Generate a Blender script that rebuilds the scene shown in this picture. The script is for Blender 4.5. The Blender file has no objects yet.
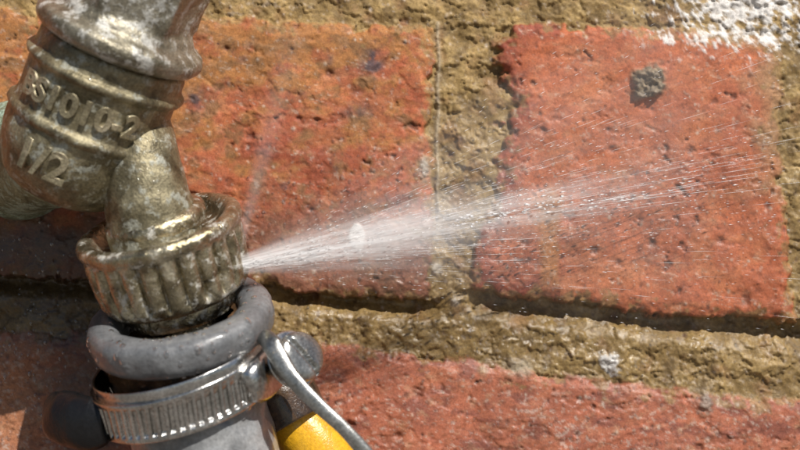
import bpy, math, random
import numpy as np
from mathutils import Vector, noise as mnoise

random.seed(7); rng=np.random.default_rng(11)
S=0.0002275; D=1500.0; H=0.45
scene=bpy.context.scene
scene.view_settings.view_transform='Standard'; scene.view_settings.look='None'; scene.view_settings.exposure=0

def W(px,py,d=0.0):
    k=(D-d)/D
    return Vector(((px-400)*k*S, -d*S, H+(225-py)*k*S))
def U(d): return S*(D-d)/D

# ---------------------------------------------------------------- noise
_perm=rng.permutation(512); _ang=rng.random(512)*2*np.pi
_gx=np.cos(_ang); _gy=np.sin(_ang)
def perlin(x,y,seed=0):
    xi=np.floor(x).astype(np.int64); yi=np.floor(y).astype(np.int64)
    xf=x-xi; yf=y-yi
    u=xf*xf*xf*(xf*(xf*6-15)+10); v=yf*yf*yf*(yf*(yf*6-15)+10)
    def g(ix,iy,dx,dy):
        h=_perm[(_perm[(ix+seed*37)&511]+iy+seed*101)&511]
        return _gx[h]*dx+_gy[h]*dy
    a=g(xi,yi,xf,yf); b=g(xi+1,yi,xf-1,yf); c=g(xi,yi+1,xf,yf-1); d=g(xi+1,yi+1,xf-1,yf-1)
    return ((a*(1-u)+b*u)*(1-v)+(c*(1-u)+d*u)*v)*1.5
def fbm(x,y,o=4,seed=0,gain=0.5):
    r=0;a=1;t=0
    for i in range(o):
        ca,sa=math.cos(0.7*i),math.sin(0.7*i)
        r=r+a*perlin((x*ca-y*sa)*2**i+i*17.3,(x*sa+y*ca)*2**i-i*9.1,seed+i); t+=a; a*=gain
    return r/t*1.4
def sst(a,b,x):
    t=np.clip((x-a)/(b-a),0,1); return t*t*(3-2*t)

# ---------------------------------------------------------------- materials
def newmat(name):
    m=bpy.data.materials.new(name); m.use_nodes=True
    nt=m.node_tree; b=nt.nodes['Principled BSDF']; return m,nt,b
def N(nt,t,**kw):
    n=nt.nodes.new(t)
    for k,v in kw.items(): setattr(n,k,v)
    return n
def noise_node(nt,feat,detail=4,rough=0.55,vec=None,dist=0.0):
    n=N(nt,'ShaderNodeTexNoise'); n.inputs['Scale'].default_value=1/(S*feat)
    n.inputs['Detail'].default_value=detail; n.inputs['Roughness'].default_value=rough
    n.inputs['Distortion'].default_value=dist
    if vec is None:
        tc=N(nt,'ShaderNodeTexCoord'); vec=tc.outputs['Object']
    nt.links.new(vec,n.inputs['Vector']); return n
def ramp(nt,fac,stops):
    r=N(nt,'ShaderNodeValToRGB'); el=r.color_ramp.elements
    while len(el)<len(stops): el.new(0.5)
    for e,(p,c) in zip(el,stops):
        e.position=p; e.color=(c[0],c[1],c[2],1) if hasattr(c,'__len__') else (c,c,c,1)
    nt.links.new(fac,r.inputs['Fac']); return r
def mixc(nt,fac,a,b,mode='MIX'):
    m=N(nt,'ShaderNodeMix',data_type='RGBA',blend_type=mode)
    for sock,val in ((m.inputs[0],fac),(m.inputs[6],a),(m.inputs[7],b)):
        if hasattr(val,'is_linked') or hasattr(val,'links'): nt.links.new(val,sock)
        else: sock.default_value=val if not hasattr(val,'__len__') else (val[0],val[1],val[2],1)
    return m.outputs[2]
def bump(nt,b,h,strength,distpx,prev=None):
    n=N(nt,'ShaderNodeBump'); n.inputs['Strength'].default_value=strength
    n.inputs['Distance'].default_value=distpx*S
    nt.links.new(h,n.inputs['Height'])
    if prev is not None: nt.links.new(prev,n.inputs['Normal'])
    nt.links.new(n.outputs['Normal'],b.inputs['Normal']); return n.outputs['Normal']

def metal_mat(name,dark,mid,light,scale_col,scale_amt,rough=(0.2,0.5),coat=0.0,metal=0.9,feat=30,bumpd=1.2,coatfeat=9):
    m,nt,b=newmat(name)
    n1=noise_node(nt,feat,5,0.62,dist=0.6); n2=noise_node(nt,feat*0.45,5,0.7); n3=noise_node(nt,2.2,2,0.6)
    base=ramp(nt,n1.outputs['Fac'],[(0.32,dark),(0.5,mid),(0.66,light)]).outputs['Color']
    sc=ramp(nt,n2.outputs['Fac'],[(scale_amt,0.0),(scale_amt+0.09,1.0)]).outputs['Color']
    col=mixc(nt,sc,base,scale_col)
    fine=ramp(nt,n3.outputs['Fac'],[(0.3,0.62),(0.7,1.2)]).outputs['Color']
    col=mixc(nt,1.0,col,fine,'MULTIPLY')
    nt.links.new(col,b.inputs['Base Color'])
    mr=N(nt,'ShaderNodeMapRange'); nt.links.new(sc,mr.inputs['Value']); mr.inputs['To Min'].default_value=metal; mr.inputs['To Max'].default_value=0.1
    nt.links.new(mr.outputs[0],b.inputs['Metallic'])
    rr=N(nt,'ShaderNodeMapRange'); nt.links.new(n1.outputs['Fac'],rr.inputs['Value'])
    rr.inputs['From Min'].default_value=0.3; rr.inputs['From Max'].default_value=0.7
    rr.inputs['To Min'].default_value=rough[0]; rr.inputs['To Max'].default_value=rough[1]
    nt.links.new(rr.outputs[0],b.inputs['Roughness'])
    p=bump(nt,b,n2.outputs['Fac'],0.5,bumpd*3.0); bump(nt,b,n3.outputs['Fac'],0.45,bumpd*0.5,p)
    if coat:
        b.inputs['Coat Weight'].default_value=coat; b.inputs['Coat Roughness'].default_value=0.04; b.inputs['Coat IOR'].default_value=1.4
        n4=noise_node(nt,coatfeat,2,0.5,dist=0.5); cb=N(nt,'ShaderNodeBump'); cb.inputs['Strength'].default_value=1.0; cb.inputs['Distance'].default_value=5*S
        nt.links.new(n4.outputs['Fac'],cb.inputs['Height']); nt.links.new(cb.outputs['Normal'],b.inputs['Coat Normal'])
    return m

brass=metal_mat('cast_brass',(0.095,0.080,0.045),(0.225,0.192,0.115),(0.38,0.335,0.215),(0.36,0.36,0.30),0.53,(0.36,0.6),coat=0.35,metal=0.6)
brass_text=metal_mat('worn_brass',(0.24,0.205,0.13),(0.38,0.33,0.21),(0.52,0.45,0.31),(0.44,0.42,0.35),0.60,(0.34,0.5),coat=0.3,metal=0.6)
neckm=metal_mat('limescaled_brass',(0.12,0.105,0.07),(0.25,0.225,0.165),(0.40,0.37,0.30),(0.50,0.49,0.45),0.51,(0.34,0.55),coat=0.35,metal=0.55,feat=34)
verd=metal_mat('verdigris_brass',(0.10,0.12,0.07),(0.22,0.26,0.17),(0.33,0.37,0.25),(0.33,0.42,0.33),0.48,(0.4,0.6),metal=0.4)
nutm=metal_mat('wet_brass',(0.14,0.11,0.06),(0.37,0.315,0.195),(0.68,0.61,0.45),(0.60,0.58,0.52),0.54,(0.14,0.36),coat=1.0,feat=24,metal=0.85,coatfeat=6)
steel=metal_mat('stainless_steel',(0.42,0.42,0.40),(0.58,0.57,0.55),(0.72,0.71,0.69),(0.45,0.36,0.26),0.66,(0.16,0.3),metal=1.0,bumpd=0.4)
zinc=metal_mat('zinc_steel',(0.25,0.25,0.24),(0.40,0.40,0.38),(0.55,0.55,0.53),(0.35,0.28,0.2),0.60,(0.25,0.42),metal=0.9,bumpd=0.5)

def rubber_mat(name,c1,c2,rough=0.35,coat=0.5,feat=40,spec=None,crough=0.08):
    m,nt,b=newmat(name)
    n1=noise_node(nt,feat,5,0.65); n3=noise_node(nt,3,3,0.65)
    col=ramp(nt,n1.outputs['Fac'],[(0.35,c1),(0.65,c2)]).outputs['Color']
    f=ramp(nt,n3.outputs['Fac'],[(0.3,0.75),(0.7,1.2)]).outputs['Color']
    nt.links.new(mixc(nt,1.0,col,f,'MULTIPLY'),b.inputs['Base Color'])
    b.inputs['Roughness'].default_value=rough
    if spec is not None: b.inputs['Specular IOR Level'].default_value=spec
    b.inputs['Coat Weight'].default_value=coat; b.inputs['Coat Roughness'].default_value=crough
    bump(nt,b,n3.outputs['Fac'],0.5,1.0)
    return m
greyrub=rubber_mat('grey_rubber',(0.105,0.11,0.117),(0.20,0.205,0.21),0.4,0.5)
greyhose=rubber_mat('wet_grey_hose',(0.12,0.125,0.13),(0.33,0.335,0.34),0.35,0.7,40)
darkrub=rubber_mat('dark_amber_rubber',(0.012,0.008,0.006),(0.12,0.065,0.03),0.25,0.8,18)
black=rubber_mat('black_plastic',(0.006,0.006,0.007),(0.012,0.012,0.013),0.3,0.0,spec=0.4)
yellow=rubber_mat('yellow_pvc',(0.70,0.33,0.01),(0.85,0.46,0.02),0.3,0.8)

def water_mat():
    m=bpy.data.materials.new('water'); m.use_nodes=True; nt=m.node_tree; nt.nodes.clear()
    o=N(nt,'ShaderNodeOutputMaterial'); tr=N(nt,'ShaderNodeBsdfTransparent'); g=N(nt,'ShaderNodeBsdfGlossy'); g.inputs['Roughness'].default_value=0.06
    f=N(nt,'ShaderNodeFresnel'); f.inputs['IOR'].default_value=1.4
    ad=N(nt,'ShaderNodeMath',operation='ADD'); ad.inputs[1].default_value=0.06; nt.links.new(f.outputs[0],ad.inputs[0])
    mx=N(nt,'ShaderNodeMixShader'); nt.links.new(ad.outputs[0],mx.inputs[0]); nt.links.new(tr.outputs[0],mx.inputs[1]); nt.links.new(g.outputs[0],mx.inputs[2])
    tr.inputs[0].default_value=(0.93,0.93,0.93,1)
    nt.links.new(mx.outputs[0],o.inputs['Surface']); return m
water=water_mat()
def spray_mat(name,dens):
    m=bpy.data.materials.new(name); m.use_nodes=True; nt=m.node_tree; nt.nodes.clear()
    o=N(nt,'ShaderNodeOutputMaterial'); d=N(nt,'ShaderNodeBsdfDiffuse'); t=N(nt,'ShaderNodeBsdfTranslucent')
    d.inputs[0].default_value=(0.90,0.90,0.91,1); t.inputs[0].default_value=(0.90,0.90,0.91,1)
    mx=N(nt,'ShaderNodeMixShader'); mx.inputs[0].default_value=0.2
    nt.links.new(d.outputs[0],mx.inputs[1]); nt.links.new(t.outputs[0],mx.inputs[2])
    if dens:
        tr=N(nt,'ShaderNodeBsdfTransparent'); a=N(nt,'ShaderNodeAttribute',attribute_name='haze')
        m2=N(nt,'ShaderNodeMixShader'); nt.links.new(a.outputs['Fac'],m2.inputs[0])
        nt.links.new(tr.outputs[0],m2.inputs[1]); nt.links.new(mx.outputs[0],m2.inputs[2])
        nt.links.new(m2.outputs[0],o.inputs['Surface'])
    else: nt.links.new(mx.outputs[0],o.inputs['Surface'])
    return m
spraym=spray_mat('aerated_water',False); mistm=spray_mat('water_mist',True)

# ---------------------------------------------------------------- mesh helpers
def mkobj(name,verts,faces,mat,parent=None,smooth=True):
    me=bpy.data.meshes.new(name); me.from_pydata([tuple(v) for v in verts],[],faces); me.update()
    if smooth: me.polygons.foreach_set('use_smooth',[True]*len(me.polygons))
    if mat: me.materials.append(mat)
    o=bpy.data.objects.new(name,me); scene.collection.objects.link(o)
    if parent: o.parent=parent
    return o
def empty(name):
    e=bpy.data.objects.new(name,None); e.empty_display_size=0.02; scene.collection.objects.link(e); return e
def frame(up2,tilt):
    l=math.hypot(*up2); ux,uy=up2[0]/l,up2[1]/l; t=math.radians(tilt)
    A=Vector((ux*math.cos(t),-math.sin(t),-uy*math.cos(t))); V=Vector((-uy,0,-ux)); B=V.cross(A)
    return A,V,B
def chaikin(p,it=2):
    for _ in range(it):
        q=[p[0]]
        for a,b in zip(p[:-1],p[1:]):
            q.append((a[0]*.75+b[0]*.25,a[1]*.75+b[1]*.25)); q.append((a[0]*.25+b[0]*.75,a[1]*.25+b[1]*.75))
        q.append(p[-1]); p=q
    return p
drops_src=[]
def lathe(name,prof,org,up2,tilt,mat,parent,n=128,mod=None,ch=2,step=4.0,rough=0.5,feat=22,scatter=0):
    A,V,B=frame(up2,tilt); O=W(*org); u=U(org[2])
    p=chaikin(prof,ch) if ch else prof
    q=[p[0]]
    for a,b in zip(p[:-1],p[1:]):
        L=math.hypot(b[0]-a[0],b[1]-a[1]); k=max(1,int(L/step))
        for i in range(1,k+1): q.append((a[0]+(b[0]-a[0])*i/k,a[1]+(b[1]-a[1])*i/k))
    vs=[];fs=[]
    for j,(r,h) in enumerate(q):
        for i in range(n):
            th=2*math.pi*i/n; rr=r
            if mod: rr=r+mod(th,h,r)
            if rough and r>1:
                P=(rr*math.cos(th)/feat+org[0],rr*math.sin(th)/feat,h/feat+org[1])
                rr+=rough*(mnoise.noise(P)+0.5*mnoise.noise((P[0]*3,P[1]*3,P[2]*3)))
            vs.append(O+A*(h*u)+(V*math.cos(th)+B*math.sin(th))*(rr*u))
    for j in range(len(q)-1):
        for i in range(n):
            a=j*n+i;b=j*n+(i+1)%n; fs.append((a,a+n,b+n,b))
    o=mkobj(name,vs,fs,mat,parent)
    if scatter:
        o.data.update(); V_=o.data.vertices
        cand=[v.index for v in V_ if v.normal.y<-0.15]
        for i in random.sample(cand,min(scatter,len(cand))): drops_src.append((V_[i].co.copy(),V_[i].normal.copy()))
    return o
def catmull(P,k=12):
    out=[]
    for i in range(len(P)-1):
        p0=P[max(i-1,0)];p1=P[i];p2=P[i+1];p3=P[min(i+2,len(P)-1)]
        for j in range(k):
            t=j/k
            out.append(0.5*((2*p1)+(p2-p0)*t+(2*p0-5*p1+4*p2-p3)*t*t+(3*p1-p0-3*p2+p3)*t**3))
    out.append(P[-1]); return out
def sweep(name,pts,rad,mat,parent,n=32,flat=1.0,ref=Vector((0,-1,0)),k=12,scatter=0,rough=0.0):
    P=catmull(pts,k); m=len(P); vs=[];fs=[]
    for j,p in enumerate(P):
        t=(P[min(j+1,m-1)]-P[max(j-1,0)]).normalized(); s=t.cross(ref).normalized(); r_=s.cross(t).normalized()
        if isinstance(rad,(list,tuple)):
            x=j/(m-1)*(len(rad)-1);i0=min(int(x),len(rad)-2);R=rad[i0]+(rad[i0+1]-rad[i0])*(x-i0)
        else: R=rad
        for i in range(n):
            th=2*math.pi*i/n; rr=R*(1+rough*mnoise.noise((p+s*math.cos(th)*R+r_*math.sin(th)*R)/(S*14)))
            vs.append(p+s*(rr*math.cos(th))+r_*(rr*flat*math.sin(th)))
    for j in range(m-1):
        for i in range(n):
            a=j*n+i;b=j*n+(i+1)%n; fs.append((a,b,b+n,a+n))
    fs.append(tuple(range(n))[::-1]); fs.append(tuple(range((m-1)*n,m*n)))
    o=mkobj(name,vs,fs,mat,parent)
    if scatter:
        V_=o.data.vertices; cand=[v.index for v in V_ if v.normal.y<-0.1 and v.co.z>H-0.07]
        for i in random.sample(cand,min(scatter,len(cand))): drops_src.append((V_[i].co.copy(),V_[i].normal.copy()))
    return o

# ================================================================ BRICK WALL
def axis(lo,dlo,dhi,hi,step,mx):
    d=list(np.arange(dlo,dhi,step)); l=[];p=dlo;s=step
    while p>lo: s=min(s*1.18,mx); p-=s; l.append(p)
    r=[];p=d[-1];s=step
    while p<hi: s=min(s*1.18,mx); p+=s; r.append(p)
    return np.array(l[::-1]+d+r)
yground=225+H/S
xs=axis(-2300,-40,840,3100,1.3,26); ys=axis(-1900,-40,490,yground+30,1.3,26)
X,Y=np.meshgrid(xs,ys)
def polysdf(px,py,poly):
    d=np.full(px.shape,1e18); s=np.zeros(px.shape,bool); n=len(poly)
    for i in range(n):
        ax,ay=poly[i];bx,by=poly[(i+1)%n]
        ex,ey=bx-ax,by-ay; wx,wy=px-ax,py-ay
        t=np.clip((wx*ex+wy*ey)/(ex*ex+ey*ey),0,1)
        d=np.minimum(d,(wx-ex*t)**2+(wy-ey*t)**2)
        c=((ay>py)!=(by>py))&(px<(bx-ax)*(py-ay)/((by-ay) if by!=ay else 1e-9)+ax)
        s^=c
    return np.where(s,-1,1)*np.sqrt(d)
brickL=[(-520,2),(0,8),(165,14),(200,17),(300,22),(400,25),(431,29),(434,100),(430,150),(433,200),(429,296),(420,300),(380,301),(330,296),(275,289),(100,280),(-520,262)]
brickR=[(512,24),(530,22),(560,24),(600,27),(700,30),(770,36),(784,60),(780,120),(786,200),(796,322),(720,319),(640,313),(590,304),(540,301),(500,297),(476,289),(473,262),(480,232),(494,205),(499,170),(503,135),(513,112),(503,80),(497,48)]
brickB=[(-140,318),(0,330),(150,335),(300,345),(325,347),(420,353),(520,368),(600,379),(700,393),(760,399),(850,408),(860,690),(-140,680)]
polys=[brickL,brickR,brickB]
def rect(x0,x1,y0,y1): return [(x0,y0+random.uniform(-5,5)),((x0+x1)/2,y0+random.uniform(-3,3)),(x1,y0+random.uniform(-5,5)),(x1+random.uniform(-5,5),y1),(x0+random.uniform(-5,5),y1+random.uniform(-5,5))]
polys.append(rect(838,1780,36,326)); polys.append(rect(1830,2290,36,326)); polys.append(rect(2340,3280,36,326))
polys.append(rect(-1510,-570,0,262)); polys.append(rect(-2500,-1560,0,262))
polys.append(rect(910,1850,410,690)); polys.append(rect(1900,2840,410,690)); polys.append(rect(-1130,-190,330,680)); polys.append(rect(-2120,-1180,330,680))
for r in list(range(-7,0))+list(range(2,7)):
    y0=-325+(r+1)*345 if r<0 else 735+(r-2)*345
    off=(-260 if r%2 else -690)
    for k in range(-3,5):
        x0=off+k*995; polys.append(rect(x0,x0+942,y0,y0+287))
SDF=np.full(X.shape,80.0); ID=np.zeros(X.shape,int)
for i,p in enumerate(polys):
    a=np.array(p)
    x0,x1=np.searchsorted(xs,[a[:,0].min()-80,a[:,0].max()+80]); y0,y1=np.searchsorted(ys,[a[:,1].min()-80,a[:,1].max()+80])
    if x1<=x0 or y1<=y0: continue
    s=polysdf(X[y0:y1,x0:x1],Y[y0:y1,x0:x1],p)
    c=SDF[y0:y1,x0:x1]; m=s<c; c[m]=s[m]; ID[y0:y1,x0:x1][m]=i
rough_e=fbm(X/24,Y/24,5,3,0.6)
sd=SDF+rough_e*7+perlin(X/5,Y/5,9)*1.4
chip=sst(0.25,0.5,fbm(X/38,Y/38,3,11)); sd=sd+chip*sst(-22,0,SDF)*9
edge=np.exp(-((X-500)/22)**2)*(Y>10)*(Y<300); sd=sd+edge*(perlin(X/9,Y/9,21)*5+perlin(X/20,Y/14,22)*5)
M=1-sst(-2.6,2.6,sd)
n90=fbm(X/110,Y/110,4,1); n30=fbm(X/34,Y/34,5,2); n8=fbm(X/9,Y/9,4,5); n3=fbm(X/3.2,Y/3.2,2,6)
ytop=np.interp(X,[-520,100,275,380,430,475,540,640,800,900],[262,280,289,301,305,292,301,313,324,328])
ybot=np.interp(X,[-140,0,300,420,520,600,700,850],[318,330,345,353,368,379,393,408])
tb=np.clip((Y-ytop)/(ybot-ytop),0,1)
bed=np.where((Y>ytop-4)&(Y<ybot+4),-24+18*sst(0.05,0.42,tb),-8.0)
inv=np.exp(-((X-455)/22)**2)*(Y>270)*(Y<330); bed=bed*(1-inv)-8*inv
gran=0.35+0.65*sst(-0.2,0.3,fbm(X/60,Y/60,2,70))
hm=bed+n30*4.5+n8*1.6*gran+n3*0.7*gran
lay=sst(0.0,0.06,fbm(X/30,Y/22,5,71,0.55)); hm+=lay*1.8
ridge=np.exp(-((X-438-3*perlin(X*0+3,Y/40,4))/2.2)**2)*(Y>20)*(Y<240); hm+=ridge*2.5
flk=fbm(X/80,Y/55,5,72,0.5)
patch=sst(0.0,0.3,fbm(X/70,Y/70,2,75))
flake=sst(0.10,0.15,flk)*0.9+sst(-0.26,-0.2,flk)*0.6
fl2=sst(0.34,0.38,fbm(X/22,Y/16,3,73,0.5))*1.0*patch
hb=n90*3+n30*0.9+n8*0.25+n3*0.15-3.0*sst(-14,0,sd)+flake*(1-0.6*(ID==1))-fl2
pit=sst(0.48,0.66,fbm(X/15,Y/15,4,33))*sst(-0.1,0.3,fbm(X/90,Y/90,2,34)); hb-=pit*2.0
hh=hm*(1-M)+hb*M

def C(*c): return np.array(c)[None,None,:]
def L(a,b,t): return a+(b-a)*t[...,None]
def G(cx,cy,rx,ry): return np.exp(-((X-cx)/rx)**2-((Y-cy)/ry)**2)
col=L(C(0.48,0.135,0.052),C(0.36,0.092,0.038),sst(-0.3,0.4,n90))
col=L(col,C(0.52,0.190,0.072),sst(0.0,0.5,fbm(X/40,Y/60,4,12))*0.7)
col=L(col,C(0.26,0.078,0.040),sst(0.05,0.5,fbm(X/46,Y/34,5,13,0.6))*0.65)
col=L(col,C(0.50,0.235,0.105),sst(0.08,0.6,fbm(X/60,Y/26,5,17,0.6))*0.5)
tone=rng.uniform(0.8,1.1,len(polys))[ID]; tone[ID<3]=1; col=col*tone[...,None]
isL=(ID==0).astype(float); isR=(ID==1).astype(float); isB=(ID==2).astype(float)
och=sst(-0.15,0.35,fbm(X/50+4,Y/30,5,14,0.6)+0.8*G(220,20,170,60)-0.5*G(300,250,200,60)+0.4*G(10,40,60,90))
col=L(col,C(0.40,0.185,0.052),och*isL*0.8)
col=L(col,C(0.23,0.12,0.048),isL*sst(0.0,0.4,fbm(X/25,Y/18,5,15,0.6)+0.3*G(180,60,60,60))*0.75)
col=L(col,C(0.38,0.095,0.045),isL*sst(0.0,0.5,fbm(X/28,Y/28,5,16,0.6)+0.35*G(320,150,120,60))*0.6)
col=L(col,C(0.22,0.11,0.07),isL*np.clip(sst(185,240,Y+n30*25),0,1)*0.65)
for (cx,cy,rx,ry,a) in [(372,63,10,12,0.9),(196,100,8,10,.8),(358,112,14,7,.5),(300,95,6,4,.5),(395,200,26,7,.5),(265,152,10,6,.4),(243,60,5,4,.5),(330,60,4,5,.5),(285,185,6,4,.5)]:
    col=L(col,C(0.08,0.06,0.07),np.clip(G(cx,cy,rx,ry)*1.6*(0.75+n8),0,1)*a*isL)
col=L(col,C(0.52,0.152,0.058),isR*0.4)
col=L(col,C(0.44,0.21,0.055),isR*sst(0.30,0.75,G(550,265,12,50)+G(545,200,40,30)*0.6+n30*0.3)*0.6)
col=L(col,C(0.34,0.21,0.10),isR*sst(0.3,0.8,G(800,110,55,110)+G(740,20,90,25)+n30*0.3)*0.85)
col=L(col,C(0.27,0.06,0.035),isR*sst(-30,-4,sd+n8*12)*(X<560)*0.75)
col=L(col,C(0.42,0.150,0.092),isB*0.6); col=L(col,C(0.25,0.082,0.055),isB*sst(0.0,0.40,fbm(X/45,Y/22,5,19,0.6))*0.8)
col=L(col,C(0.48,0.22,0.10),isB*(G(10,400,60,90)*0.7))
col=L(col,C(0.50,0.30,0.18),M*sst(0.15,0.7,fbm(X/16,Y/12,5,22,0.6))*(0.35+0.2*isB))
col=col*(1-0.28*sst(0.15,0.6,fbm(X/7,Y/7,3,23)))[...,None]
col=col*(1-0.5*pit-0.12*fl2)[...,None]
scr=sst(0.50,0.7,fbm((X+Y*0.35)/26,(Y-X*0.25)/2.2,2,24))*sst(0,0.4,fbm(X/50,Y/50,2,25)); col=L(col,C(0.60,0.45,0.34),scr*M*0.4)
mcol=L(C(0.245,0.160,0.056),C(0.42,0.285,0.108),sst(-0.4,0.5,n30)); mcol=L(mcol,C(0.14,0.088,0.034),sst(0.05,0.5,fbm(X/22,Y/22,5,26,0.6))*0.65)
mcol=L(mcol,C(0.46,0.36,0.20),sst(0.3,0.65,fbm(X/8,Y/8,4,27))*0.45)
mcol=L(mcol,C(0.28,0.12,0.05),sst(0.2,0.7,fbm(X/30,Y/30,3,28)+0.3*G(470,150,30,120))*0.35)
mcol=L(mcol,C(0.46,0.38,0.26),ridge*0.7)
mcol=mcol*(0.9+0.2*n3)[...,None]
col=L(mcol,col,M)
sm=sst(0.2,0.5,fbm(X/22,Y/22,4,30,.6)-0.03*np.abs(sd)+0.38)*(SDF<8)
col=L(col,mcol,sm*0.7*M)
def stamp(cx,cy,r,fn):
    x0,x1=np.searchsorted(xs,[cx-3*r,cx+3*r]); y0,y1=np.searchsorted(ys,[cy-3*r,cy+3*r])
    sx=X[y0:y1,x0:x1];sy=Y[y0:y1,x0:x1]
    g=np.clip(1.6*np.exp(-(((sx-cx)/r)**2+((sy-cy)/(r*fn[3]))**2)*1.3)*(1+0.7*perlin(sx/(r*0.6)+cx,sy/(r*0.6),40)),0,1)
    sl=(slice(y0,y1),slice(x0,x1)); hh[sl]+=g*fn[0]; c=col[sl]; col[sl]=c+(np.array(fn[1])-c)*(g*fn[2])[...,None]
for _ in range(480): stamp(rng.uniform(-40,840),rng.uniform(-30,490),rng.uniform(0.9,2.2),(rng.uniform(-1.4,0),(0.09,0.04,0.03),rng.uniform(.3,.8),rng.uniform(.6,1.5)))
for _ in range(40): stamp(rng.uniform(-40,840),rng.uniform(-30,490),rng.uniform(2.5,5.5),(-2.5,(0.16,0.06,0.04),.6,rng.uniform(.6,1.2)))
for _ in range(600): stamp(rng.uniform(-40,840),rng.uniform(-30,490),rng.uniform(0.8,1.5),(0.4,(0.62,0.52,0.42),rng.uniform(.3,.8),rng.uniform(.6,1.5)))
for _ in range(160): stamp(rng.uniform(-40,60),rng.uniform(335,480),0.8+rng.exponential(0.7),(0.4,(0.6,0.46,0.38),rng.uniform(.3,.7),rng.uniform(.5,1.6)))
# broken lime bloom on the lower course
bl=sst(0.30,0.62,fbm(X/8,Y/6,4,64,0.62)+0.25*fbm(X/60,Y/40,2,65)+0.22*G(545,420,45,35)+0.12*G(720,430,90,40))*sst(355,400,Y-0.08*(X-400)); col=L(col,C(0.58,0.47,0.40),bl*0.5*isB)
for (x,y,r,h,c,a,e) in [(568,218,6,-3.5,(0.40,.12,.07),.5,1),(652,243,4,-3,(.1,.05,.04),.7,1),(706,402,8,4,(0.22,.17,.13),.9,1.2),(745,300,5,-3,(.2,.08,.05),.6,1.3),(520,368,15,3,(0.33,.28,.2),.7,.6),(437,268,5,1,(.62,.58,.5),.8,1.2),(455,302,4,1,(.65,.6,.52),.8,1),(424,168,5,4,(.40,.36,.30),.9,2.2),(360,92,5,-1,(.2,.07,.05),.5,.5),(690,150,4,-2,(.2,.08,.05),.6,1),(590,60,3,-2,(.2,.08,.05),.6,1),(483,370,5,1,(.5,.4,.25),.6,1),(720,240,4,-2,(.2,.08,.05),.7,1),(618,262,3,-2,(.2,.08,.05),.7,1),(700,330,4,-2,(.2,.12,.05),.7,1)]:
    stamp(x,y,r,(h,c,a,e))
dab=1-sst(0.85,1.1,np.hypot((X-357)/8,(Y-237)/14)+0.12*n8)
dab=np.maximum(dab,1-sst(0.75,1.15,np.hypot((X-610-0.25*(Y-364))/9,(Y-364)/12)+0.5*n8+0.2*n3))
hh+=dab*1.6; col=L(col,C(0.76,0.75,0.72),dab*0.95)
g=np.clip(1.7*np.exp(-((X-648)/15)**4-((Y-82)/15+0.25*((X-648)/15))**4)*(1+1.2*fbm(X/12,Y/12,3,50)),0,1)
hh+=g*(6+5*fbm(X/8,Y/8,3,51)+2*n3); col=L(col,C(0.19,0.145,0.09)*(1+0.6*fbm(X/6,Y/6,3,52)+0.4*n3)[...,None],np.clip(g*1.4,0,1))
ang=np.arctan2(Y+70,X-640); rad=np.hypot(Y+70,X-640)
spl=fbm(ang*26,rad/26,5,60,.62)
wf=sst(0.30,0.9,G(745,2,68,28)*1.15+0.6*G(700,40,65,13)+0.4*G(790,42,34,22)+0.75*spl+0.8*n8-0.08)
wf*=sst(0.04,0.3,G(740,14,88,40)); hh+=wf*0.8; col=L(col,C(0.76,0.75,0.72),wf*0.9)
wf2=sst(0.45,0.6,fbm(X/9,Y/9,4,62,.6)+0.3*G(250,5,40,8)+0.25*G(50,350,60,40)); col=L(col,C(0.6,0.52,0.44),wf2*0.3)
wet=np.clip(G(600,200,220,90)*1.0+G(330,260,130,60)+G(20,300,110,120)*1.5+G(80,420,45,90)+0.9*G(560,330,240,40)+0.8*G(540,420,260,60),0,1)
wet=wet*np.clip(0.75+0.9*n30+0.5*fbm(X/70,Y/40,4,77),0,1.1)
wet=np.clip(wet,0,1); soak_shade=np.clip(1.3*G(30,265,110,68)+1.3*G(90,400,48,100),0,1)  # wet brick, darkened further in the colour to deepen the tap's cast shadow
col=col*(1-0.26*wet-0.50*soak_shade)[...,None]
col=np.clip(col,0.01,0.85)

ny,nx=X.shape
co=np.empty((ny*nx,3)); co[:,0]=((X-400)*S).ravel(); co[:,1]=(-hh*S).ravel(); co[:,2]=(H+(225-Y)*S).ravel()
me=bpy.data.meshes.new('brick_wall'); me.vertices.add(ny*nx); me.vertices.foreach_set('co',co.ravel())
i=np.arange(ny*nx).reshape(ny,nx); q=np.stack([i[:-1,:-1],i[1:,:-1],i[1:,1:],i[:-1,1:]],-1).reshape(-1,4)
nf=len(q); me.loops.add(nf*4); me.loops.foreach_set('vertex_index',q.ravel().astype(np.int32))
me.polygons.add(nf); me.polygons.foreach_set('loop_start',np.arange(nf,dtype=np.int32)*4); me.polygons.foreach_set('loop_total',np.full(nf,4,np.int32))
me.polygons.foreach_set('use_smooth',np.ones(nf,bool)); me.update(); me.validate()
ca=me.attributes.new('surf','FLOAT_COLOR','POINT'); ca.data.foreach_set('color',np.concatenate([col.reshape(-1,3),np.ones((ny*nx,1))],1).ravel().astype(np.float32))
wa=me.attributes.new('wet','FLOAT','POINT'); wa.data.foreach_set('value',wet.ravel().astype(np.float32))
wm,nt,b=newmat('weathered_brick_and_mortar')
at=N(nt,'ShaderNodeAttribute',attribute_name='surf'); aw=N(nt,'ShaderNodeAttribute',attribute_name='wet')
f1=noise_node(nt,1.8,3,0.7); f2=noise_node(nt,6,4,0.65)
r1=ramp(nt,f1.outputs['Fac'],[(0.28,0.70),(0.5,1.0),(0.72,1.25)]).outputs['Color']
c1=mixc(nt,1.0,at.outputs['Color'],r1,'MULTIPLY')
r2=ramp(nt,f2.outputs['Fac'],[(0.3,(0.84,0.80,0.79)),(0.6,(1.08,1.06,1.06))]).outputs['Color']
nt.links.new(mixc(nt,1.0,c1,r2,'MULTIPLY'),b.inputs['Base Color'])
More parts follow.
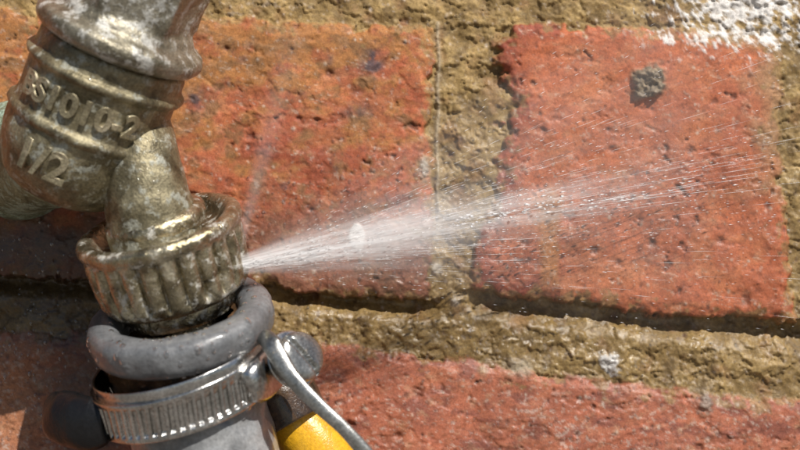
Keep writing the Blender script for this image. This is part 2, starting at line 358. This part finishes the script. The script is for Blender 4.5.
mr=N(nt,'ShaderNodeMapRange'); nt.links.new(aw.outputs['Fac'],mr.inputs['Value']); mr.inputs['To Min'].default_value=0.75; mr.inputs['To Max'].default_value=0.4
nt.links.new(mr.outputs[0],b.inputs['Roughness'])
p=bump(nt,b,f2.outputs['Fac'],0.4,1.1); bump(nt,b,f1.outputs['Fac'],0.4,0.6,p)
# film of water: glossy coat with its own ripple
cw=N(nt,'ShaderNodeMath',operation='MULTIPLY'); cw.inputs[1].default_value=0.85; nt.links.new(aw.outputs['Fac'],cw.inputs[0]); nt.links.new(cw.outputs[0],b.inputs['Coat Weight'])
b.inputs['Coat Roughness'].default_value=0.12; b.inputs['Coat IOR'].default_value=1.36
cb=N(nt,'ShaderNodeBump'); cb.inputs['Strength'].default_value=0.9; cb.inputs['Distance'].default_value=2.2*S; nt.links.new(f2.outputs['Fac'],cb.inputs['Height']); nt.links.new(cb.outputs['Normal'],b.inputs['Coat Normal'])
me.materials.append(wm)
wall=bpy.data.objects.new('brick_wall',me); scene.collection.objects.link(wall)
def wallh(px,py):
    ix=min(max(np.searchsorted(xs,px),0),nx-1); iy=min(max(np.searchsorted(ys,py),0),ny-1); return hh[iy,ix]

# ================================================================ GROUND
gm,nt,b=newmat('paving'); n=noise_node(nt,60,6,0.6)
nt.links.new(ramp(nt,n.outputs['Fac'],[(0.3,(0.11,0.10,0.085)),(0.7,(0.20,0.185,0.165))]).outputs['Color'],b.inputs['Base Color']); b.inputs['Roughness'].default_value=0.85
mkobj('ground',[(-200,-200,0),(200,-200,0),(200,200,0),(-200,200,0)],[(0,1,2,3)],gm,smooth=False)

# ================================================================ TAP
tap=empty('garden_tap')
UB=(0.42,-0.91); OB=(92,108,130)
body=[(0,-98),(30,-98),(48,-94),(64,-82),(73,-62),(77,-40),(77,-24),(77,-22),(80,-20),(81.5,-16),(80,-12),(77,-10),(76,-6),(75.5,0),(75.5,22),(76,34),(80,36),(82,40),(80,44),(76,46),(75,52),(75,60),(72,66),(60,70),(0,70)]
lathe('valve_body',body[::-1],OB,UB,14,brass,tap,n=160,rough=2.0,feat=26,step=3)
neck=[(0,200),(56,200),(58,150),(60,118),(64,106),(68,100),(71,94),(79,90),(84,86),(85.5,80),(84,73),(79,68),(70,65),(0,65)]
def hexmod(th,h,r):
    if h<102 or r<20: return 0
    k=min(1,(h-102)/10); a=(th+0.3)%(math.pi/3)-math.pi/6
    return k*(64*0.93/math.cos(a)-r)*0.9 if r>40 else 0
lathe('gland_nut',neck,OB,UB,14,neckm,tap,n=160,mod=hexmod,rough=1.8,feat=22,step=3)
lathe('spindle',[(0,330),(22,330),(24,300),(24,190),(0,190)],OB,UB,14,brass,tap,n=48)
A,V,B=frame(UB,14); top=W(*OB)+A*(330*U(130))
sweep('crutch_handle',[top-B*(90*S),top-B*(45*S)+A*(8*S),top,top+B*(45*S)+A*(8*S),top+B*(90*S)],[16*S,20*S,26*S,20*S,16*S],brass,tap,n=24,ref=Vector((0,0,1)))
sweep('inlet_shank',[W(70,150,115),W(30,165,50),W(18,172,-6)],[50*S,46*S,46*S],verd,tap,n=64,rough=0.03,ref=Vector((0,0,1)))
def lathe_y(name,prof,org,mat,parent,n=96):
    O=W(*org);vs=[];fs=[];pr=chaikin(prof,2)
    for r,h in pr:
        for i in range(n):
            th=2*math.pi*i/n; rr=r+0.8*mnoise.noise((math.cos(th)*3,math.sin(th)*3,h/12)); vs.append(O+Vector((math.cos(th)*rr*S,-h*S,math.sin(th)*rr*S)))
    for j in range(len(pr)-1):
        for i in range(n):
            a=j*n+i;b_=j*n+(i+1)%n; fs.append((a,a+n,b_+n,b_))
    return mkobj(name,vs,fs,mat,parent)
lathe_y('wall_flange',[(0,50),(40,50),(48,46),(50,30),(56,24),(60,10),(60,-12)],(20,160,0),verd,tap)
k9=0.91*S
sweep('spout',[W(122,100,108),W(136,134,128),W(142,164,140),W(147,196,140),W(154,228,134),W(164,272,132)],[36*k9,37*k9,38.5*k9,42*k9,47*k9,47*k9],brass,tap,n=96,rough=0.03,scatter=8)
lathe('spout_washer',[(40,16),(47,14),(51,10),(52,4),(50,-2),(44,-8)],(157,224,131),(-0.235,-0.972),19,nutm,tap,n=96,rough=2.0,feat=12)

def bend_text(name,txt,size,arc_c,h,R,org,up2,tilt,mat,parent,xs_=1.0,ext=3.0,off=0.35):
    cu=bpy.data.curves.new(name,'FONT'); cu.body=txt; cu.size=size; cu.extrude=ext; cu.bevel_depth=0.9; cu.bevel_resolution=1
    cu.align_x='CENTER'; cu.align_y='CENTER'; cu.space_character=1.06; cu.offset=off
    o=bpy.data.objects.new('tmp',cu); scene.collection.objects.link(o); dg=bpy.context.evaluated_depsgraph_get()
    m=bpy.data.meshes.new_from_object(o.evaluated_get(dg)); bpy.data.objects.remove(o)
    A,V,B=frame(up2,tilt); O=W(*org); u=U(org[2])
    for v in m.vertices:
        x,y,z=v.co; phi=(x*xs_+arc_c)/R; r=R+ext*0.85*min(1,(z+0.5)/ext) if z>0 else R-4
        jx=0.5*mnoise.noise((x/7,y/7,3.0)); v.co=O+A*((h+y+jx)*u)+(V*math.sin(phi)+B*math.cos(phi))*((r+0.5*jx)*u)
    m.materials.append(mat); ob=bpy.data.objects.new(name,m); scene.collection.objects.link(ob); ob.parent=parent
bend_text('cast_lettering','BS1010-2',32,2,12,77,OB,UB,14,brass_text,tap,1.02)
bend_text('cast_size_mark','1/2',42,-10,-50,76.5,OB,UB,14,brass_text,tap,1.0)

# ================================================================ HOSE CONNECTOR
conn=empty('hose_connector')
UN=(-0.235,-0.972); ON=(158,226,135)
def ribs(th,h,r):
    if h>-12 or h<-68 or r<60: return 0
    k=min(1,(-12-h)/4)*min(1,(h+68)/6)
    s=abs(math.sin(th*12)); return k*(-8+9.5*s**0.45)
lathe('ribbed_nut',[(38,-12),(48,-12),(58,-10),(64,-4),(69,2),(76,5),(82,3),(85,-1),(85,-6),(82,-11),(80,-15),(80,-30),(79,-48),(77,-64),(74,-72),(68,-76),(50,-77),(30,-78)],ON,UN,19,nutm,conn,n=480,mod=ribs,rough=1.2,feat=18,step=2.0,scatter=140)
lathe('tail_collar',[(30,-70),(56,-74),(58,-80),(58,-92),(54,-96),(40,-98),(0,-98)],ON,UN,19,nutm,conn,n=96,rough=2.0,feat=9)
lathe('barbed_tail',[(26,-90),(28,-96),(26,-102),(30,-108),(26,-116),(26,-150),(0,-150)],(163,226,141),UN,19,nutm,conn,n=64,rough=1.0,feat=8)

# ================================================================ GREY HOSE
hose=empty('garden_hose')
UR=(-0.15,-0.99)
ringp=[]
for k in range(33):
    a=2*math.pi*k/32; c_,s_=math.cos(a),math.sin(a)
    ringp.append((77+17.5*math.copysign(abs(c_)**0.8,c_),19*math.copysign(abs(s_)**0.8,s_)))
lathe('flared_rubber_end',ringp,(181,324,137),UR,21,greyrub,hose,n=160,ch=0,step=3,rough=2.2,feat=26,scatter=120)
lathe('hose_cuff',[(56,6),(64,2),(84,-8),(86,-20),(80,-36),(79,-60),(81,-75),(80,-80)],(180,325,135),(-0.2,-0.98),19,darkrub,hose,n=128,rough=3.5,feat=14,scatter=24)
lathe('hose_bore',[(0,-22),(40,-22),(60,-10),(66,4)],(180,325,135),(-0.2,-0.98),19,darkrub,hose,n=64,rough=2)
k_=135
sweep('hose_run',[W(188,385,k_),W(197,415,k_),W(212,470,k_),W(235,560,k_),W(280,750,130),W(360,1100,120),W(480,1600,120),W(700,2060,170),W(1200,2080,400),W(2200,2085,600)],71*S*0.91,greyhose,hose,n=72,rough=0.03,scatter=90,k=14)

# ================================================================ HOSE CLAMP
clamp=empty('hose_clamp')
UC=(-0.27,-0.963); OC=(183,384,137)
def slots(th,h,r):
    if abs(h)>15 or r<86: return 0
    f=(th*30/math.pi+h*0.018)%1.0
    if math.sin(th)<-0.6: return 0
    e=min(1,(15-abs(h))/2.0)
    s=max(0,min(1,min(f-0.18,0.82-f)/0.1)); return -4.0*e*s
band=[(84,19),(87.5,20.5),(90,20.5),(90.5,18),(90,16),(90,-16),(90.5,-18),(90,-20.5),(87.5,-20.5),(84,-19)]
lathe('perforated_band',band,OC,UC,15,steel,clamp,n=900,mod=slots,ch=1,step=1.0,rough=0.3,feat=30,scatter=14)
lathe('inner_band',[(85,30),(86.5,31),(87.5,30),(87.5,10),(85,8)],(186,383,137),UC,15,steel,clamp,n=160,ch=1,rough=0.4)
A,V,B=frame(UC,15); u=U(137); OCw=W(*OC)
def arcpt(phi,r,h): return OCw+A*(h*u)+(V*math.cos(phi)+B*math.sin(phi))*(r*u)
vs=[];fs=[];n=24
for j in range(n+1):
    ph=math.radians(-5+48*j/n)
    for (r,h) in [(90,22),(97,23),(104,18),(106,0),(104,-18),(97,-23),(90,-22)]:
        e=1-0.35*(abs(j/n-0.5)*2)**4; vs.append(arcpt(ph,90+(r-90)*e,h*e))
for j in range(n):
    for i_ in range(6):
        a=j*7+i_; fs.append((a,a+1,a+8,a+7))
fs.append(tuple(range(7))[::-1]); fs.append(tuple(range(n*7,n*7+7)))
mkobj('worm_housing',vs,fs,steel,clamp)
def disc_lathe(name,prof,center,axis_,mat,parent,n=64,unit=S*0.89,slot=False):
    Ax=axis_.normalized(); V_=Ax.cross(Vector((0,0,1))).normalized(); B_=Ax.cross(V_); vs=[];fs=[]
    pr=chaikin(prof,2)
    pr2=[pr[0]]
    for a,b_ in zip(pr[:-1],pr[1:]):
        kk=max(1,int(math.hypot(b_[0]-a[0],b_[1]-a[1])/1.5))
        for i in range(1,kk+1): pr2.append((a[0]+(b_[0]-a[0])*i/kk,a[1]+(b_[1]-a[1])*i/kk))
    for r,h in pr2:
        for i in range(n):
            th=2*math.pi*i/n; x=r*math.cos(th);y=r*math.sin(th); hz=h
            if slot and h>4 and abs(x*0.8+y*0.6)<2.6: hz=h-4
            vs.append(center+Ax*(hz*unit)+V_*(x*unit)+B_*(y*unit))
    for j in range(len(pr2)-1):
        for i in range(n):
            a=j*n+i;b_=j*n+(i+1)%n; fs.append((a,a+n,b_+n,b_))
    return mkobj(name,vs,fs,mat,parent)
scd=Vector((0.55,-0.72,0.30))
disc_lathe('screw_head',[(0,9),(16,8.5),(22,7),(25,4),(25.5,0),(25,-8),(20,-10),(14,-11),(14,-40),(0,-40)],W(300,357,180),scd,zinc,clamp,slot=True)
disc_lathe('screw_washer',[(0,0),(29,0),(30,-2),(29,-4),(0,-4)],W(294,359,172),scd,steel,clamp)
sweep('tommy_lever',[W(262,336,180),W(272,345,193),W(290,375,203),W(318,405,209),W(345,430,211),W(372,462,209),W(392,500,205)],[7*S,9*S,7.5*S,6.5*S,6*S,7*S,8*S],zinc,clamp,n=20,flat=0.5)
sweep('band_end_guard',[W(106,423,172),W(92,424,168),W(76,421,160),W(60,416,148),W(53,412,138),W(50,411,130)],[18*S,24*S,25*S,24*S,19*S,9*S],black,clamp,n=40,flat=0.5,rough=0.05)

# ================================================================ YELLOW HOSE behind
yh=empty('yellow_hose')
sweep('hose_tube',[W(284,408,62),W(306,432,70),W(326,458,73),W(352,506,72),W(400,620,65),W(470,900,60),W(560,1400,60),W(800,2050,80),W(1500,2085,500),W(2600,2090,700)],31*S,yellow,yh,n=40,scatter=14)
sweep('black_sleeve',[W(262,368,70),W(280,398,74),W(294,424,78)],[34*S,37*S,35*S],darkrub,yh,n=40,scatter=6)

# ================================================================ WATER
SD=143
def needles(vs,fs,p,dirv,length,w):
    s=dirv.cross(Vector((0,1,0.01))).normalized(); t=dirv.cross(s)
    b=len(vs); mid=p+dirv*(length*0.4); e=p+dirv*length
    vs.append(p)
    for k in range(3):
        a=2*math.pi*k/3; vs.append(mid+(s*math.cos(a)+t*math.sin(a))*w)
    vs.append(e)
    for k in range(3):
        fs.append((b,b+1+k,b+1+(k+1)%3)); fs.append((b+4,b+1+(k+1)%3,b+1+k))
vs=[];fs=[]
def spray(n,slope_fn,x0f,lenr,wr,dend,dj=12,grow=True):
    for _ in range(n):
        sl=slope_fn(); x=x0f(); L_=random.uniform(*lenr)*((0.4+x/350.0) if grow else 1)
        def P(xx):
            t=xx/480.0; dd=SD+(dend-SD)*min(t,1.3)
            return W(232+xx,268+sl*xx+0.00006*xx*xx,max(dd,3))
        a=P(x); b_=P(x+L_); off=Vector((0,random.gauss(0,1)*dj*S*(0.15+x/300),0))
        a=a+off; b_=b_+off
        if a.y>-3*S: continue
        d=(b_-a); needles(vs,fs,a,d.normalized(),d.length,random.uniform(*wr)*S)
spray(260,lambda:random.gauss(-0.195,0.06),lambda:abs(random.gauss(0,1))*100,(15,60),(0.1,0.24),20)
spray(100,lambda:random.gauss(-0.26,0.07),lambda:random.uniform(0,260),(10,40),(0.08,0.20),30)
spray(120,lambda:random.gauss(-0.10,0.04),lambda:random.uniform(0,280),(10,50),(0.08,0.20),30)
spray(120,lambda:random.gauss(-0.205,0.018),lambda:random.uniform(190,480),(12,50),(0.10,0.24),8)
spray(60,lambda:random.gauss(-0.22,0.016),lambda:random.uniform(215,330),(3,9),(0.7,1.5),12,12,False)
spray(50,lambda:random.gauss(-0.205,0.013),lambda:random.uniform(330,500),(3,8),(0.5,1.0),12,12,False)
spray(1200,lambda:random.gauss(-0.20,0.09),lambda:random.uniform(20,540),(1.5,6),(0.12,0.40),12,25,False)
spray(500,lambda:random.uniform(-0.7,0.14),lambda:random.uniform(60,560),(1.5,7),(0.1,0.32),10,25,False)
spray(240,lambda:random.uniform(-0.5,0.06),lambda:random.uniform(120,560),(8,30),(0.08,0.17),10,20)
spray(80,lambda:random.gauss(-0.26,0.02),lambda:random.uniform(230,560),(8,40),(0.08,0.18),10,8)
wsp=mkobj('water_spray',vs,fs,spraym)
def sheet(name,sl0,sl1,xlen,dep0,dep1,amp,seed,x0=0,fade=0.5,ustk=1.2,vstk=9,e_=1.3,tail=0.5,base=0.6,thick=18):
    nu,nv=170,80; U_,V_=np.meshgrid(np.linspace(0,1,nu),np.linspace(0,1,nv))
    vs=[];st=fbm(V_*vstk+seed,U_*ustk,5,seed%7,0.62); cl=fbm(V_*3+seed,U_*9,4,seed%5+80)
    e=np.clip(np.sin(np.pi*V_),0,1)**e_
    den=np.clip((base+0.7*st+0.35*cl*U_)*e,0,1)*amp*np.exp(-U_*fade)*sst(0,0.04,U_)*(1-sst(tail,1.0,U_))
    for j in range(nv):
        for i in range(nu):
            xx=x0+(xlen-x0)*U_[j,i]; sl=sl0+(sl1-sl0)*V_[j,i]
            yy=266+sl*xx+0.00006*xx*xx+(V_[j,i]-0.5)*thick
            vs.append(W(232+xx,yy,max(3,dep0+(dep1-dep0)*xx/480+10*math.sin(math.pi*V_[j,i])*min(1,xx/200))))
    fs=[(j*nu+i,j*nu+i+1,(j+1)*nu+i+1,(j+1)*nu+i) for j in range(nv-1) for i in range(nu-1)]
    o=mkobj(name,vs,fs,mistm,wsp); a=o.data.attributes.new('haze','FLOAT','POINT'); a.data.foreach_set('value',np.clip(den,0,1).ravel().astype(np.float32))
sheet('mist_core',-0.35,-0.03,265,SD,30,0.92,3,fade=0.55,tail=0.55,base=0.75,e_=1.1)
sheet('mist_outer',-0.46,0.05,390,SD-14,30,0.44,5,fade=1.2,tail=0.3)
sheet('mist_far',-0.27,-0.13,510,SD+6,10,0.60,8,x0=120,fade=0.6,tail=0.4,vstk=7)
sheet('mist_veil',-0.70,0.12,580,SD-20,6,0.12,10,x0=20,fade=0.2,tail=0.7,vstk=22,e_=0.8)
nu,nv=80,40; vs=[];dn=[]
for j in range(nv):
    for i in range(nu):
        t=i/(nu-1);v=j/(nv-1); vs.append(W(236+62*t+(v-0.5)*(8+44*t),262-240*t,SD-50*t)); dn.append(0.11*math.sin(math.pi*v)**1.8*(1-t)**0.8*min(1,t*10))
o=mkobj('mist_plume',vs,[(j*nu+i,j*nu+i+1,(j+1)*nu+i+1,(j+1)*nu+i) for j in range(nv-1) for i in range(nu-1)],mistm,wsp)
a=o.data.attributes.new('haze','FLOAT','POINT'); a.data.foreach_set('value',dn)

import bmesh
bm=bmesh.new(); bmesh.ops.create_icosphere(bm,subdivisions=2,radius=1); IV=[v.co.copy() for v in bm.verts]; IF=[[v.index for v in f.verts] for f in bm.faces]; bm.free()
vs=[];fs=[]
def drop(p,nrm,r,flat=0.55,stretch=1.0):
    nrm=nrm.normalized(); t=nrm.cross(Vector((0.01,0.02,1))).normalized(); bt=t.cross(nrm); b0=len(vs)
    for v in IV: vs.append(p+t*(v.x*r)+bt*(v.y*r*stretch)+nrm*(v.z*r*flat))
    for f in IF: fs.append([b0+k for k in f])
for p,nr in drops_src: drop(p,nr,random.uniform(0.8,2.8)*S,0.6,random.uniform(0.9,1.5))
for _ in range(900):
    c=random.random()
    if c<0.35: x,y=random.gauss(20,45),random.gauss(320,80)
    elif c<0.6: x,y=random.gauss(560,150),random.gauss(200,60)
    elif c<0.8: x,y=random.uniform(300,820),random.uniform(330,460)
    else: x,y=random.gauss(340,60),random.gauss(230,50)
    if not(-40<x<840 and -30<y<480): continue
    drop(Vector(((x-400)*S,-(wallh(x,y)+0.1)*S,H+(225-y)*S)),Vector((0,-1,0)),random.uniform(0.6,1.8)*S,0.6,random.uniform(0.9,1.6))
mkobj('water_droplets',vs,fs,water)

# ================================================================ LIGHT / CAMERA
to_sun=Vector((0.36,-0.60,0.76)).normalized()
sl=bpy.data.lights.new('sun','SUN'); sl.energy=5.0; sl.angle=math.radians(0.5); sl.color=(1.0,0.955,0.89)
so=bpy.data.objects.new('sun',sl); so.rotation_euler=to_sun.to_track_quat('Z','Y').to_euler(); so.location=(1,-2,3); scene.collection.objects.link(so)
w=bpy.data.worlds.new('World'); scene.world=w; w.use_nodes=True; nt=w.node_tree; bg=nt.nodes['Background']
sk=nt.nodes.new('ShaderNodeTexSky'); sk.sky_type='NISHITA'; sk.sun_disc=False; sk.sun_elevation=math.asin(to_sun.z); sk.sun_rotation=math.atan2(to_sun.x,to_sun.y)
nt.links.new(sk.outputs[0],bg.inputs[0]); bg.inputs[1].default_value=0.05
cam=bpy.data.cameras.new('camera'); cam.sensor_width=36; cam.lens=36*D/800; cam.clip_start=0.01; cam.clip_end=600
co_=bpy.data.objects.new('camera',cam); co_.location=(0,-D*S,H); co_.rotation_euler=(math.radians(90),0,0); scene.collection.objects.link(co_); scene.camera=co_
cam.dof.use_dof=True; cam.dof.focus_distance=(D-60)*S; cam.dof.aperture_fstop=16
